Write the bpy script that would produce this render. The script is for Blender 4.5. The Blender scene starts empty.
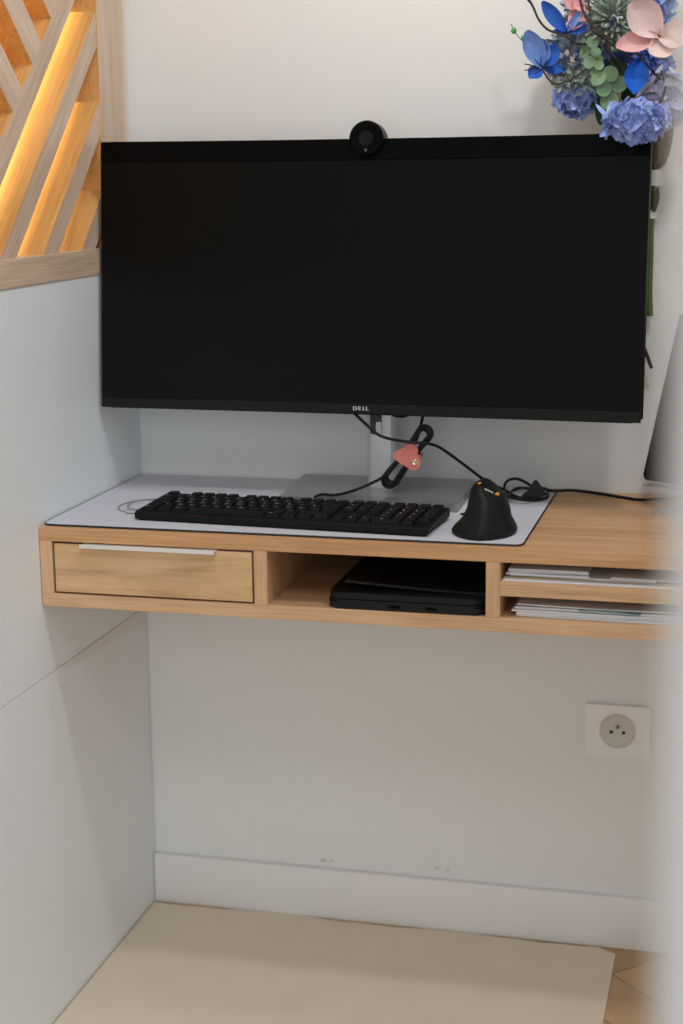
import bpy, bmesh, math, random
from mathutils import Vector, Matrix
random.seed(7)
SC = bpy.context.scene
COL = SC.collection
V = Vector
PI = math.pi
R = math.radians

# ------------------------------------------------------------------ helpers
def world_loc(o):
    p = V((0, 0, 0))
    while o is not None:
        p += o.location
        o = o.parent
    return p

def obj(name, bm, mats, parent=None, smooth=False, local=False, angle=35):
    """link a bmesh as one mesh object; verts are authored in world space unless local"""
    me = bpy.data.meshes.new(name)
    if parent is not None and not local:
        bmesh.ops.translate(bm, vec=-world_loc(parent), verts=bm.verts)
    bmesh.ops.recalc_face_normals(bm, faces=bm.faces)
    if smooth:
        for f in bm.faces:
            f.smooth = True
        for e in bm.edges:
            if len(e.link_faces) == 2 and e.calc_face_angle(0) > R(angle):
                e.smooth = False
    bm.to_mesh(me)
    bm.free()
    if not isinstance(mats, (list, tuple)):
        mats = [mats]
    for m in mats:
        me.materials.append(m)
    o = bpy.data.objects.new(name, me)
    COL.objects.link(o)
    if parent is not None:
        o.parent = parent
    return o

def tag(o, label=None, cat=None, group=None, kind=None):
    if label: o['label'] = label
    if cat: o['category'] = cat
    if group: o['group'] = group
    if kind: o['kind'] = kind
    return o

def thing(name, label, cat, loc=(0, 0, 0), rotz=0, group=None):
    o = bpy.data.objects.new(name, None)
    COL.objects.link(o)
    o.location = loc
    o.rotation_euler = (0, 0, rotz)
    o.empty_display_size = .02
    return tag(o, label, cat, group)

def add_box(bm, lo, hi, bev=0.0, seg=2, mi=0):
    lo = V(lo); hi = V(hi)
    r = bmesh.ops.create_cube(bm, size=1)
    c = (lo + hi) / 2; s = hi - lo
    for v in r['verts']:
        v.co = V((c.x + v.co.x * s.x, c.y + v.co.y * s.y, c.z + v.co.z * s.z))
    fs = set(f for v in r['verts'] for f in v.link_faces)
    for f in fs: f.material_index = mi
    if bev > 0:
        es = list(set(e for v in r['verts'] for e in v.link_edges))
        q = bmesh.ops.bevel(bm, geom=es, offset=bev, segments=seg, profile=.5, affect='EDGES')
        for f in q['faces']: f.material_index = mi

def box(lo, hi, bev=0.0, seg=2):
    bm = bmesh.new(); add_box(bm, lo, hi, bev, seg); return bm

def add_prism(bm, pts, ext):
    """closed polygon (list of 3D points) extruded by vector ext"""
    ext = V(ext)
    a = [bm.verts.new(V(p)) for p in pts]
    b = [bm.verts.new(V(p) + ext) for p in pts]
    n = len(pts)
    bm.faces.new(a); bm.faces.new(list(reversed(b)))
    for i in range(n):
        j = (i + 1) % n
        bm.faces.new((a[i], b[i], b[j], a[j]))

def rrect(x0, y0, x1, y1, r, n=6):
    out = []
    for cx, cy, a0 in ((x1 - r, y1 - r, 0), (x0 + r, y1 - r, 90), (x0 + r, y0 + r, 180), (x1 - r, y0 + r, 270)):
        for i in range(n + 1):
            a = R(a0 + 90 * i / n)
            out.append((cx + r * math.cos(a), cy + r * math.sin(a)))
    return out

def smooth_path(pts, n=8, closed=False):
    P = [V(p) for p in pts]
    out = []
    m = len(P)
    rng = m if closed else m - 1
    for i in range(rng):
        if closed:
            p0, p1, p2, p3 = P[(i - 1) % m], P[i], P[(i + 1) % m], P[(i + 2) % m]
        else:
            p1, p2 = P[i], P[i + 1]
            p0 = P[i - 1] if i > 0 else p1 * 2 - p2
            p3 = P[i + 2] if i + 2 < m else p2 * 2 - p1
        for k in range(n):
            t = k / n
            out.append(.5 * ((2 * p1) + (p2 - p0) * t + (2 * p0 - 5 * p1 + 4 * p2 - p3) * t * t + (3 * p1 - p0 - 3 * p2 + p3) * t ** 3))
    if not closed: out.append(P[-1])
    return out

def add_tube(bm, path, rad, sides=8, closed=False, r_end=None, cap=True):
    n = len(path)
    tang = []
    for i in range(n):
        a = path[(i - 1) % n] if (closed or i > 0) else path[i]
        b = path[(i + 1) % n] if (closed or i < n - 1) else path[i]
        t = (b - a)
        tang.append(t.normalized() if t.length > 1e-9 else V((0, 0, 1)))
    up = V((0, 0, 1)) if abs(tang[0].z) < .9 else V((1, 0, 0))
    nrm = tang[0].cross(up).normalized()
    rings = []
    for i in range(n):
        if i > 0:
            nrm = (nrm - tang[i] * nrm.dot(tang[i]))
            nrm = nrm.normalized() if nrm.length > 1e-6 else tang[i].orthogonal().normalized()
        bi = tang[i].cross(nrm)
        rr = rad if r_end is None else rad + (r_end - rad) * i / (n - 1)
        rings.append([bm.verts.new(path[i] + (nrm * math.cos(2 * PI * k / sides) + bi * math.sin(2 * PI * k / sides)) * rr) for k in range(sides)])
    for i in range(n if closed else n - 1):
        a = rings[i]; b = rings[(i + 1) % n]
        for k in range(sides):
            l = (k + 1) % sides
            bm.faces.new((a[k], a[l], b[l], b[k]))
    if not closed and cap:
        bm.faces.new(list(reversed(rings[0]))); bm.faces.new(rings[-1])

def tube(pts, rad, sides=8, n=8, closed=False, r_end=None):
    bm = bmesh.new()
    add_tube(bm, smooth_path(pts, n, closed), rad, sides, closed, r_end)
    return bm

def add_disc(bm, c, axis, rad, depth, n=32, bev=0.0):
    """cylinder centred on c along axis"""
    axis = V(axis).normalized()
    q = axis.to_track_quat('Z', 'Y').to_matrix().to_4x4()
    prof = [(0, -depth / 2), (rad - bev, -depth / 2), (rad, -depth / 2 + bev), (rad, depth / 2 - bev), (rad - bev, depth / 2), (0, depth / 2)]
    if bev == 0: prof = [(0, -depth / 2), (rad, -depth / 2), (rad, depth / 2), (0, depth / 2)]
    add_lathe(bm, prof, n, Matrix.Translation(V(c)) @ q)

def add_lathe(bm, prof, n, M):
    rings = []
    for r, z in prof:
        if r <= 1e-7: rings.append([bm.verts.new(M @ V((0, 0, z)))])
        else: rings.append([bm.verts.new(M @ V((r * math.cos(2 * PI * k / n), r * math.sin(2 * PI * k / n), z))) for k in range(n)])
    for a, b in zip(rings, rings[1:]):
        for k in range(n):
            l = (k + 1) % n
            if len(a) == 1 and len(b) == 1: continue
            if len(a) == 1: bm.faces.new((a[0], b[k], b[l]))
            elif len(b) == 1: bm.faces.new((a[k], a[l], b[0]))
            else: bm.faces.new((a[k], a[l], b[l], b[k]))

_TXT = {}
def text_tris(s):
    """triangulated outline of a short text, centred, height about 1"""
    if s in _TXT: return _TXT[s]
    cu = bpy.data.curves.new('text', 'FONT')
    cu.body = s; cu.align_x = 'CENTER'; cu.align_y = 'CENTER'; cu.size = 1.35; cu.resolution_u = 2
    o = bpy.data.objects.new('text', cu); COL.objects.link(o)
    dg = bpy.context.evaluated_depsgraph_get(); dg.update()
    me = o.evaluated_get(dg).to_mesh()
    d = ([tuple(v.co) for v in me.vertices], [tuple(p.vertices) for p in me.polygons])
    o.evaluated_get(dg).to_mesh_clear()
    bpy.data.objects.remove(o); bpy.data.curves.remove(cu)
    _TXT[s] = d
    return d

def add_text(bm, s, M, mi=0):
    vs, fs = text_tris(s)
    b = [bm.verts.new(M @ V(v)) for v in vs]
    for f in fs:
        try:
            nf = bm.faces.new([b[i] for i in f]); nf.material_index = mi
        except ValueError: pass

# ------------------------------------------------------------------ materials
def lin(c):
    return tuple((x / 255 / 12.92 if x / 255 <= .04045 else ((x / 255 + .055) / 1.055) ** 2.4) for x in c)

def mat(name, col, rough=.5, metal=0, spec=.5, noise=0, nscale=30, bump=0, coat=0, trans=0, sheen=0):
    m = bpy.data.materials.new(name); m.use_nodes = True
    nt = m.node_tree; b = nt.nodes['Principled BSDF']
    b.inputs['Roughness'].default_value = rough
    b.inputs['Metallic'].default_value = metal
    b.inputs['Specular IOR Level'].default_value = spec
    b.inputs['Coat Weight'].default_value = coat
    b.inputs['Transmission Weight'].default_value = trans
    b.inputs['Sheen Weight'].default_value = sheen
    c4 = (*col, 1)
    tc = nt.nodes.new('ShaderNodeTexCoord')
    nz = nt.nodes.new('ShaderNodeTexNoise'); nz.inputs['Scale'].default_value = nscale; nz.inputs['Detail'].default_value = 5
    nt.links.new(tc.outputs['Object'], nz.inputs['Vector'])
    mx = nt.nodes.new('ShaderNodeMix'); mx.data_type = 'RGBA'
    mx.inputs['A'].default_value = (*[x * (1 - noise) for x in col], 1)
    mx.inputs['B'].default_value = (*[min(1, x * (1 + noise)) for x in col], 1)
    nt.links.new(nz.outputs['Fac'], mx.inputs['Factor'])
    nt.links.new(mx.outputs['Result'], b.inputs['Base Color'])
    if bump:
        bp = nt.nodes.new('ShaderNodeBump'); bp.inputs['Strength'].default_value = bump; bp.inputs['Distance'].default_value = .001
        nt.links.new(nz.outputs['Fac'], bp.inputs['Height']); nt.links.new(bp.outputs['Normal'], b.inputs['Normal'])
    return m

def wood(name, dark, mid, light, axis='x', rot=0, rough=.45, dist=1.1, fine=.45, scale=1.0):
    """oak with long grain along axis; rot turns the grain about x"""
    m = bpy.data.materials.new(name); m.use_nodes = True
    nt = m.node_tree; N = nt.nodes; L = nt.links; b = N['Principled BSDF']
    b.inputs['Roughness'].default_value = rough
    b.inputs['Specular IOR Level'].default_value = .35
    tc = N.new('ShaderNodeTexCoord')
    mp0 = N.new('ShaderNodeMapping'); mp0.inputs['Rotation'].default_value = (rot, 0, 0)
    L.new(tc.outputs['Object'], mp0.inputs['Vector'])
    def nz(long, cross, detail, dist=0):
        mp = N.new('ShaderNodeMapping')
        s = [cross * scale] * 3; s['xyz'.index(axis)] = long * scale
        mp.inputs['Scale'].default_value = s
        L.new(mp0.outputs['Vector'], mp.inputs['Vector'])
        t = N.new('ShaderNodeTexNoise'); t.inputs['Scale'].default_value = 1; t.inputs['Detail'].default_value = detail
        t.inputs['Distortion'].default_value = dist
        L.new(mp.outputs['Vector'], t.inputs['Vector'])
        return t
    a = nz(2.6, 24, 5, dist); f = nz(9, 420, 3)
    add = N.new('ShaderNodeMath'); add.operation = 'MULTIPLY_ADD'
    L.new(f.outputs['Fac'], add.inputs[0]); add.inputs[1].default_value = fine
    mul = N.new('ShaderNodeMath'); mul.operation = 'MULTIPLY'; L.new(a.outputs['Fac'], mul.inputs[0]); mul.inputs[1].default_value = 1 - fine
    L.new(mul.outputs[0], add.inputs[2])
    cr = N.new('ShaderNodeValToRGB')
    e = cr.color_ramp.elements
    e[0].position = .36; e[0].color = (*dark, 1)
    e[1].position = .64; e[1].color = (*light, 1)
    x = e.new(.5); x.color = (*mid, 1)
    L.new(add.outputs[0], cr.inputs['Fac'])
    L.new(cr.outputs['Color'], b.inputs['Base Color'])
    bp = N.new('ShaderNodeBump'); bp.inputs['Strength'].default_value = .15; bp.inputs['Distance'].default_value = .0006
    L.new(f.outputs['Fac'], bp.inputs['Height']); L.new(bp.outputs['Normal'], b.inputs['Normal'])
    return m

OD, OM, OL = (.50, .285, .145), (.64, .39, .215), (.75, .49, .29)
M_oak_x = wood('oak_along_width', OD, OM, OL, 'x')
M_oak_y = wood('oak_along_depth', OD, OM, OL, 'y')
M_oak_z = wood('oak_upright', OD, OM, OL, 'z')
M_top = wood('oak_top', (.46, .235, .100), (.59, .325, .150), (.70, .42, .22), 'x', rough=.38)
M_drawer = wood('oak_drawer', (.50, .295, .14), (.65, .405, .205), (.74, .49, .275), 'x', scale=.75, fine=.2, dist=2.6)
LD, LM, LL = (.48, .335, .235), (.62, .455, .335), (.72, .55, .42)
M_lat_y = wood('lattice_rail_oak', LD, LM, LL, 'y')
M_lat_z = wood('lattice_post_oak', LD, LM, LL, 'z')
M_lat_a = wood('lattice_slat_oak_rising', LD, LM, LL, 'y', rot=R(-44))
M_lat_side = wood('lattice_side_painted_glow', (.48, .25, .075), (.60, .34, .115), (.70, .43, .17), 'y', rot=R(-44))  # golden tone paints the warm lamplight into the slat and post sides
M_lat_b = wood('lattice_slat_oak_falling', LD, LM, LL, 'y', rot=R(44))
M_wall = mat('satin_white_wall', (.79, .795, .780), .45, noise=.012, nscale=3, bump=.02, spec=.5)
M_left = mat('satin_white_panel', (.785, .81, .825), .42, noise=.01, nscale=3)
M_strip = mat('filler_strip', (.74, .73, .70), .6, noise=.05, nscale=60)
M_base = mat('white_baseboard', (.82, .815, .80), .4, noise=.02, nscale=8)
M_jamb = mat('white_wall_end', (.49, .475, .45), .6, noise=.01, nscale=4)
M_mat = mat('desk_mat_felt', (.58, .585, .645), .75, noise=.03, nscale=300, bump=.1)
M_blackedge = mat('black_trim', (.012, .012, .013), .7, noise=.2)
M_black = mat('matte_black_plastic', (.006, .0066, .0064), .5, spec=.15, noise=.15, nscale=200)
M_key = mat('key_black', (.005, .0055, .0055), .45, spec=.16, noise=.15, nscale=200)
M_legend = mat('key_legend_white', (.62, .62, .62), .6, noise=.02)
M_gloss = mat('glossy_black', (.0016, .0018, .0018), .3, spec=.07, noise=.1)
M_screen = mat('screen_off', (.0026, .0026, .0021), .30, spec=.13, noise=.05, nscale=4)
M_chin = mat('monitor_chin', (.006, .0064, .006), .5, spec=.2, noise=.2, nscale=400)
M_logo = mat('logo_silver', (.75, .75, .75), .5, noise=.02)
M_alu = mat('brushed_aluminium', (.62, .62, .63), .38, metal=.85, noise=.05, nscale=60)
M_base_alu = mat('stand_base_grey', (.36, .36, .365), .30, metal=.7, noise=.05, nscale=60)
M_col = mat('stand_column_silver', (.60, .60, .61), .42, metal=.5, noise=.03, nscale=60)
M_slot = mat('slot_dark', (.05, .05, .055), .6, noise=.1)
M_handle = mat('drawer_handle_satin', (.80, .77, .72), .35, metal=.4, noise=.03, nscale=80)
M_pink = mat('pink_leather', (.66, .20, .17), .6, noise=.1, nscale=150, bump=.2)
M_snap = mat('snap_metal', (.75, .73, .62), .25, metal=.9, noise=.05)
M_cable = mat('black_rubber', (.007, .007, .0075), .45, spec=.25, noise=.1)
M_orange = mat('orange_plastic', (.85, .33, .02), .4, noise=.05)
M_silverprint = mat('silver_print', (.5, .5, .5), .4, noise=.05)
M_mouse = mat('mouse_black', (.007, .008, .0073), .5, spec=.22, noise=.1, nscale=300)
M_paper = mat('white_paper', (.78, .78, .80), .7, noise=.02, nscale=40)
M_paper2 = mat('grey_white_paper', (.66, .65, .68), .7, noise=.04, nscale=40)
M_paper3 = mat('buff_paper', (.55, .42, .26), .7, noise=.05, nscale=40)
M_print = mat('printed_green_blue', (.10, .22, .20), .6, noise=.3, nscale=90)
M_laptop = mat('laptop_black', (.006, .006, .0065), .42, spec=.25, noise=.1)
M_folder = mat('folder_black', (.007, .007, .0075), .3, spec=.35, noise=.1)
M_socket = mat('socket_white', (.86, .845, .82), .35, noise=.01)
M_socket2 = mat('socket_inner', (.62, .60, .54), .4, noise=.01)
M_hole = mat('socket_hole', (.01, .01, .01), .6, noise=.1)
M_pin = mat('socket_pin', (.22, .21, .19), .35, metal=.7, noise=.05)
M_floormat = mat('beige_floor_mat', (.74, .635, .52), .75, noise=.06, nscale=14, bump=.15)
M_backing = mat('backing_painted_shade', (.035, .026, .02), .7, noise=.1)  # near-black colour stands in for the deep shade inside the cubby
M_tape = mat('white_tape', (.80, .76, .72), .5, noise=.02)
M_wire = mat('thin_grey_wire', (.30, .30, .31), .35, metal=.3, noise=.05)
M_smudge = mat('scuff_grey', (.60, .585, .55), .6, noise=.15, nscale=120)

def floor_mat():
    m = bpy.data.materials.new('oak_parquet'); m.use_nodes = True
    nt = m.node_tree; N = nt.nodes; L = nt.links; b = N['Principled BSDF']; b.inputs['Roughness'].default_value = .45
    g = N.new('ShaderNodeNewGeometry'); tc = N.new('ShaderNodeTexCoord')
    nz = N.new('ShaderNodeTexNoise'); nz.inputs['Scale'].default_value = 12; nz.inputs['Detail'].default_value = 6
    L.new(tc.outputs['Object'], nz.inputs['Vector'])
    ad = N.new('ShaderNodeMath'); ad.operation = 'MULTIPLY_ADD'; L.new(g.outputs['Random Per Island'], ad.inputs[0]); ad.inputs[1].default_value = .5
    L.new(nz.outputs['Fac'], ad.inputs[2])
    cr = N.new('ShaderNodeValToRGB'); e = cr.color_ramp.elements
    e[0].position = .3; e[0].color = (.40, .24, .115, 1); e[1].position = 1.1 if False else 1.0; e[1].color = (.56, .36, .19, 1)
    L.new(ad.outputs[0], cr.inputs['Fac']); L.new(cr.outputs['Color'], b.inputs['Base Color'])
    return m
M_floor = floor_mat()
M_gap = mat('floor_joint', (.10, .06, .03), .8, noise=.1)

# ------------------------------------------------------------------ the room
def struct(name, bm, m, parent=None, **k):
    o = obj(name, bm, m, parent, **k)
    if parent is None: tag(o, kind='structure')
    return o

struct('wall_back', box((-1.7, 0, 0), (2.3, .1, 2.6)), M_wall)
bm = bmesh.new()
for x, z, rx, rz in ((.297, .0985, .006, .003), (.311, .099, .003, .002), (.49, .104, .004, .002), (.508, .103, .003, .002)):
    add_disc(bm, (x, 0, z), (0, 1, 0), 1, .0012, 14)
    for v in list(bm.verts)[-30:]: v.co = V((x + (v.co.x - x) * rx, v.co.y, z + (v.co.z - z) * rz))
struct('wall_scuff', bm, M_smudge); bpy.data.objects['wall_scuff'].name = 'trim_1'

def panel(z0, z1):
    return box((-.09, -1.7, z0), (0, -.003, z1), .0008, 1)
bm = bmesh.new()
add_box(bm, (-.09, -1.7, 0), (0, -.003, .5207))
add_box(bm, (-.09, -1.7, .5225), (0, -.003, 1.0735))
add_box(bm, (-.088, -1.69, .5), (-.0015, -.006, .54))
struct('wall_left', bm, M_left)
bm = bmesh.new()
add_prism(bm, [(0, -.012, .5195), (0, -.345, .5195), (0, -.33, .511), (0, -.012, .496)], (.0007, 0, 0))
o = struct('trim_2', bm, M_strip)

bm = bmesh.new()
add_box(bm, (.001, -.012, 0), (2.3, 0, .087), .002, 2)
struct('baseboard_back', bm, M_base, smooth=True)

# herringbone parquet
n = 5; W = .1
bm = bmesh.new()
c45 = math.cos(R(45)); oxy = V((.784, -.098))
for x in range(-45, 46):
    for y in range(-45, 46):
        k = (x - y) % (2 * n)
        if k == 0: dx, dy = n, 1
        elif k == 2 * n - 1: dx, dy = 1, n
        else: continue
        g = .0009
        cx, cy = (x + dx / 2) * W, (y + dy / 2) * W
        wx = oxy.x + (cx + cy) * c45; wy = oxy.y + (cy - cx) * c45
        if not (-2.1 < wx < 2.7 and -3.6 < wy < .4): continue
        q = []
        for sx, sy in ((0, 0), (1, 0), (1, 1), (0, 1)):
            px = x * W + (g if sx == 0 else dx * W - g); py = y * W + (g if sy == 0 else dy * W - g)
            q.append((oxy.x + (px + py) * c45, oxy.y + (py - px) * c45, -.006))
        add_prism(bm, q, (0, 0, .006))
for co, no in (((-1.7, 0, 0), (-1, 0, 0)), ((2.3, 0, 0), (1, 0, 0)), ((0, 0, 0), (0, 1, 0)), ((0, -3.2, 0), (0, -1, 0))):
    bmesh.ops.bisect_plane(bm, geom=bm.verts[:] + bm.edges[:] + bm.faces[:], plane_co=co, plane_no=no, clear_outer=True)
nf = len(bm.faces)
add_box(bm, (-1.7, -3.2, -.03), (2.3, 0, -.0035), mi=1)
struct('floor', bm, [M_floor, M_gap])

# wall end close beside the camera
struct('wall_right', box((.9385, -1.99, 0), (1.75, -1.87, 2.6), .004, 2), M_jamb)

# floor mat
bm = bmesh.new()
P = [(.003, -1.5), (.784, -1.5), (.784, -.035)]
x = .784
for i in range(1, 26):
    x = .784 - i * .781 / 26
    P.append((x, -.0165 - .004 * math.sin(x * 21) + random.uniform(-.003, .003)))
P.append((.003, -.02))
add_prism(bm, [(a, b, .0003) for a, b in P], (0, 0, .002))
o = obj('floor_mat', bm, M_floormat)
tag(o, 'large flat beige floor mat lying on the parquet under the desk', 'floor mat')

# ------------------------------------------------------------------ lattice screen on the low wall
S = .955
yb, yf, z0, z1 = -.117, -.85, 1.112, 2.52  # unseen upper lattice carried up to block the warm lamp from the wall
lat = thing('lattice_screen', 'oak screen of slanted herringbone slats standing on the white low wall at left', 'screen', (-.045, -.45, 1.0735))
obj('bottom_rail', box((-.09, -.95, 1.0735), (.002, yb + .0005, z0), .001), M_lat_y, lat)
obj('top_rail', box((-.09, -.95, z1), (.002, yb, z1 + .04), .001), M_lat_y, lat)
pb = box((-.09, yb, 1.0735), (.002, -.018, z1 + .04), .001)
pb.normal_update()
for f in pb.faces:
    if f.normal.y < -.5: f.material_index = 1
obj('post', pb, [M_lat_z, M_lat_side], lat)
obj('post', box((-.09, -.95, z0), (.002, yf, z1), .001), M_lat_z, lat)
def clip(poly, a, b, c):
    out = []
    for i in range(len(poly)):
        p, q = poly[i], poly[(i + 1) % len(poly)]
        dp = a * p[0] + b * p[1] + c; dq = a * q[0] + b * q[1] + c
        if dp >= 0: out.append(p)
        if (dp >= 0) != (dq >= 0):
            t = dp / (dp - dq); out.append((p[0] + (q[0] - p[0]) * t, p[1] + (q[1] - p[1]) * t))
    return out
def slat(zl, zh, s, left_of=None):
    poly = [(yf, z0), (yb, z0), (yb, z1), (yf, z1)]
    poly = clip(poly, -s, 1, -zl - s * .3)
    if poly: poly = clip(poly, s, -1, zh + s * .3)
    if poly and left_of is not None: poly = clip(poly, -S, 1, -left_of - S * .3)
    if len(poly) < 3: return
    ar = abs(sum(poly[i][0] * poly[(i + 1) % len(poly)][1] - poly[(i + 1) % len(poly)][0] * poly[i][1] for i in range(len(poly)))) / 2
    if ar < 2e-4: return
    bm = bmesh.new()
    add_prism(bm, [(0, y, z) for y, z in poly], (-.088, 0, 0))
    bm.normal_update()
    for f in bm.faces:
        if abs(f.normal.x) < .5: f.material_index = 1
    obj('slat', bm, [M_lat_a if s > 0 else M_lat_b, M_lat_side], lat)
pitch = .1295
for i in range(0, 5): slat(1.361 - i * pitch, 1.410 - i * pitch, S)
for i in range(-7, 12): slat(1.325 + i * .1285, 1.386 + i * .1285, -.93, 1.410)

# ------------------------------------------------------------------ desk
desk = thing('wall_desk', 'oak floating desk with one drawer and open cubbies fixed to the white wall', 'desk', (.5, -.2, .626))
yfz = -.4; DE = 1.0; yk = -.0005
obj('desk_top', box((0.0008, yfz, .72), (DE, yk, .74), .0008), M_top, desk)
obj('bottom_panel', box((0.0008, yfz, .626), (DE, yk, .645), .0008), M_oak_x, desk)
obj('side_panel', box((0.0008, yfz, .645), (.019, yk, .72), .0006), M_oak_z, desk)
obj('side_panel', box((DE - .02, yfz, .645), (DE, yk, .72), .0006), M_oak_z, desk)
obj('divider', box((.3135, yfz, .645), (.3325, yk, .72), .0006), M_oak_z, desk)
obj('divider', box((.631, yfz, .645), (.650, yk, .72), .0006), M_oak_z, desk)
obj('shelf', box((.650, yfz, .675), (DE - .02, yk, .695), .0006), M_oak_x, desk)
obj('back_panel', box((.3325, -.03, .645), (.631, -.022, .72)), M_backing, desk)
bm = bmesh.new()
add_box(bm, (.0222, yfz + .001, .6477), (.3105, yfz + .017, .7170), .0006)
add_box(bm, (.030, yfz + .016, .650), (.042, -.06, .705)); add_box(bm, (.290, yfz + .016, .650), (.302, -.06, .705))
add_box(bm, (.041, -.072, .650), (.291, -.06, .705)); add_box(bm, (.041, yfz + .016, .650), (.291, -.071, .656))
dr = obj('drawer', bm, M_drawer, desk)
bm = bmesh.new()
add_box(bm, (.066, yfz - .014, .7166), (.262, yfz + .010, .7186), .0008)
add_box(bm, (.066, yfz - .0145, .7150), (.262, yfz - .0120, .7205), .0006)
hd = obj('handle', bm, M_handle, dr); tag(hd, 'long pale satin pull handle')
# black strips standing in for the shadow gap round the drawer front
bm = bmesh.new()
add_box(bm, (.0192, yfz + .010, .6452), (.0212, -.02, .7198)); add_box(bm, (.3113, yfz + .010, .6452), (.3133, -.02, .7198))
add_box(bm, (.0192, yfz + .010, .7177), (.3133, -.02, .7198)); add_box(bm, (.0192, yfz + .010, .6452), (.3133, -.02, .6473))
obj('drawer_shadow_gap', bm, M_blackedge, desk)

# ------------------------------------------------------------------ desk mat
dm = thing('desk_mat', 'large pale grey desk mat with black stitched edge under keyboard and mouse', 'desk mat', (.34, -.2, .74))
bm = bmesh.new()
add_prism(bm, [(x, y, .7402) for x, y in rrect(.0030, -.3905, .6765, -.0025, .012)], (0, 0, .0026))
obj('pad', bm, M_mat, dm)
bm = bmesh.new()
rr = [V((x, y, .7414)) for x, y in rrect(.0030, -.3905, .6765, -.0025, .012)]
add_tube(bm, rr, .0016, 6, True)
obj('edge_binding', bm, M_blackedge, dm, smooth=True)
ZM = .7428

# ------------------------------------------------------------------ keyboard
kb = thing('keyboard', 'full-size black keyboard lying on the grey desk mat', 'keyboard', (.3395, -.3005, ZM), R(-3.7))
kw, kd = .428, .118
def ktop(y): return .0125 + (y + kd / 2) / kd * .0055
bm = bmesh.new()
prof = [(-kd / 2 + .003, .0), (-kd / 2, .0035), (-kd / 2, .0105), (-kd / 2 + .004, ktop(-kd / 2) + .0005), (kd / 2 - .003, ktop(kd / 2)), (kd / 2, ktop(kd / 2) - .004), (kd / 2, .004), (kd / 2 - .003, .0)]
ins = .006
for sx in (1,):
    a = [bm.verts.new((-kw / 2 + (ins if z < .001 else 0), y, z)) for y, z in prof]
    b = [bm.verts.new((kw / 2 - (ins if z < .001 else 0), y, z)) for y, z in prof]
    bm.faces.new(a); bm.faces.new(list(reversed(b)))
    for i in range(len(prof)):
        j = (i + 1) % len(prof); bm.faces.new((a[i], b[i], b[j], a[j]))
bmesh.ops.bevel(bm, geom=[e for e in bm.edges], offset=.0008, segments=1, affect='EDGES')
obj('keyboard_body', bm, M_black, kb, local=True)
bm = bmesh.new()
bm.free()
for sx in (-1, 1): obj('foot', box((sx * .17 - .02, .045, -.0001), (sx * .17 + .02, .055, .004)), M_black, kb, local=True)
U, RW = .01855, .0168
rows = [
 [('Ctrl', 1.25), ('', 1.25), ('Alt', 1.25), ('', 6.25), ('Alt', 1.25), ('', 1.25), ('', 1.25), ('Ctrl', 1.25), (None, .25), ('<', 1), ('v', 1), ('>', 1), (None, .25), ('0', 2), ('.', 1)],
 [('', 1.25), ('<', 1)] + [(c, 1) for c in 'WXCVBN,;:!'] + [('', 2.75), (None, 1.25), ('^', 1), (None, 1.25)] + [(c, 1) for c in '123'] + [('', 1)],
 [('', 1.75)] + [(c, 1) for c in 'QSDFGHJKLM%*'] + [('', 1.25), (None, 3.5)] + [(c, 1) for c in '456'] + [('+', 1)],
 [('', 1.5)] + [(c, 1) for c in 'AZERTYUIOP^$'] + [('', 1.5), (None, .25), ('Sup', 1), ('Fin', 1), ('', 1), (None, .25)] + [(c, 1) for c in '789'] + [('-', 1)],
 [(c, 1) for c in '21234567890)='] + [('', 2), (None, .25), ('Ins', 1), ('', 1), ('', 1), (None, .25), ('', 1), ('/', 1), ('*', 1), ('-', 1)],
 [('Esc', 1), (None, 1)] + [('F%d' % i, 1) for i in range(1, 5)] + [(None, .5)] + [('F%d' % i, 1) for i in range(5, 9)] + [(None, .5)] + [('F%d' % i, 1) for i in range(9, 13)] + [(None, .25), ('', 1), ('', 1), ('', 1), (None, .25), ('', 1), ('', 1), ('', 1), ('', 1)],
]
keys = []
for r, row in enumerate(rows):
    x = -22.5 * U / 2
    y = -.0505 + (r + .5) * RW + (.004 if r == 5 else 0)
    for s, w in row:
        if s is not None: keys.append((x + w * U / 2, y, w * U - .0022, RW - .0024, s))
        x += w * U
def key_bm(bm, cx, cy, w, d, s):
    zt = ktop(cy)
    def ring(z, sh, dy=0):
        return [bm.verts.new((cx + a * (w / 2 - sh), cy + dy + b * (d / 2 - sh), z + b * d / 2 * .063)) for a, b in ((-1, -1), (1, -1), (1, 1), (-1, 1))]
    r0 = ring(zt - .001, 0); r1 = ring(zt + .0035, .0010, .0004); r2 = ring(zt + .0044, .0020, .0006)
    for a, b in ((r0, r1), (r1, r2)):
        for i in range(4):
            j = (i + 1) % 4; bm.faces.new((a[i], a[j], b[j], b[i]))
    bm.faces.new(r2); bm.faces.new(list(reversed(r0)))
    if s:
        k = .0046 if len(s) == 1 else .0030
        M = Matrix.Translation((cx - (w / 2 - .0062 if w < .03 else w / 2 - .008), cy + .0022, zt + .0047 + .0002)) @ Matrix.Rotation(.063, 4, 'X') @ Matrix.Scale(k, 4)
        add_text(bm, s, M, 1)
for i, k in enumerate(keys[:100]):
    bm = bmesh.new(); key_bm(bm, *k)
    obj('key', bm, [M_key, M_legend], kb, local=True)
bm = bmesh.new()
for k in keys[100:]: key_bm(bm, *k)
o = obj('media_keys', bm, [M_key, M_legend], kb, local=True); tag(o, kind='stuff')

# ------------------------------------------------------------------ vertical mouse
ms = thing('vertical_mouse', 'black upright ergonomic mouse with orange scroll wheel on the grey desk mat', 'mouse', (.612, -.315, ZM))
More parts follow.
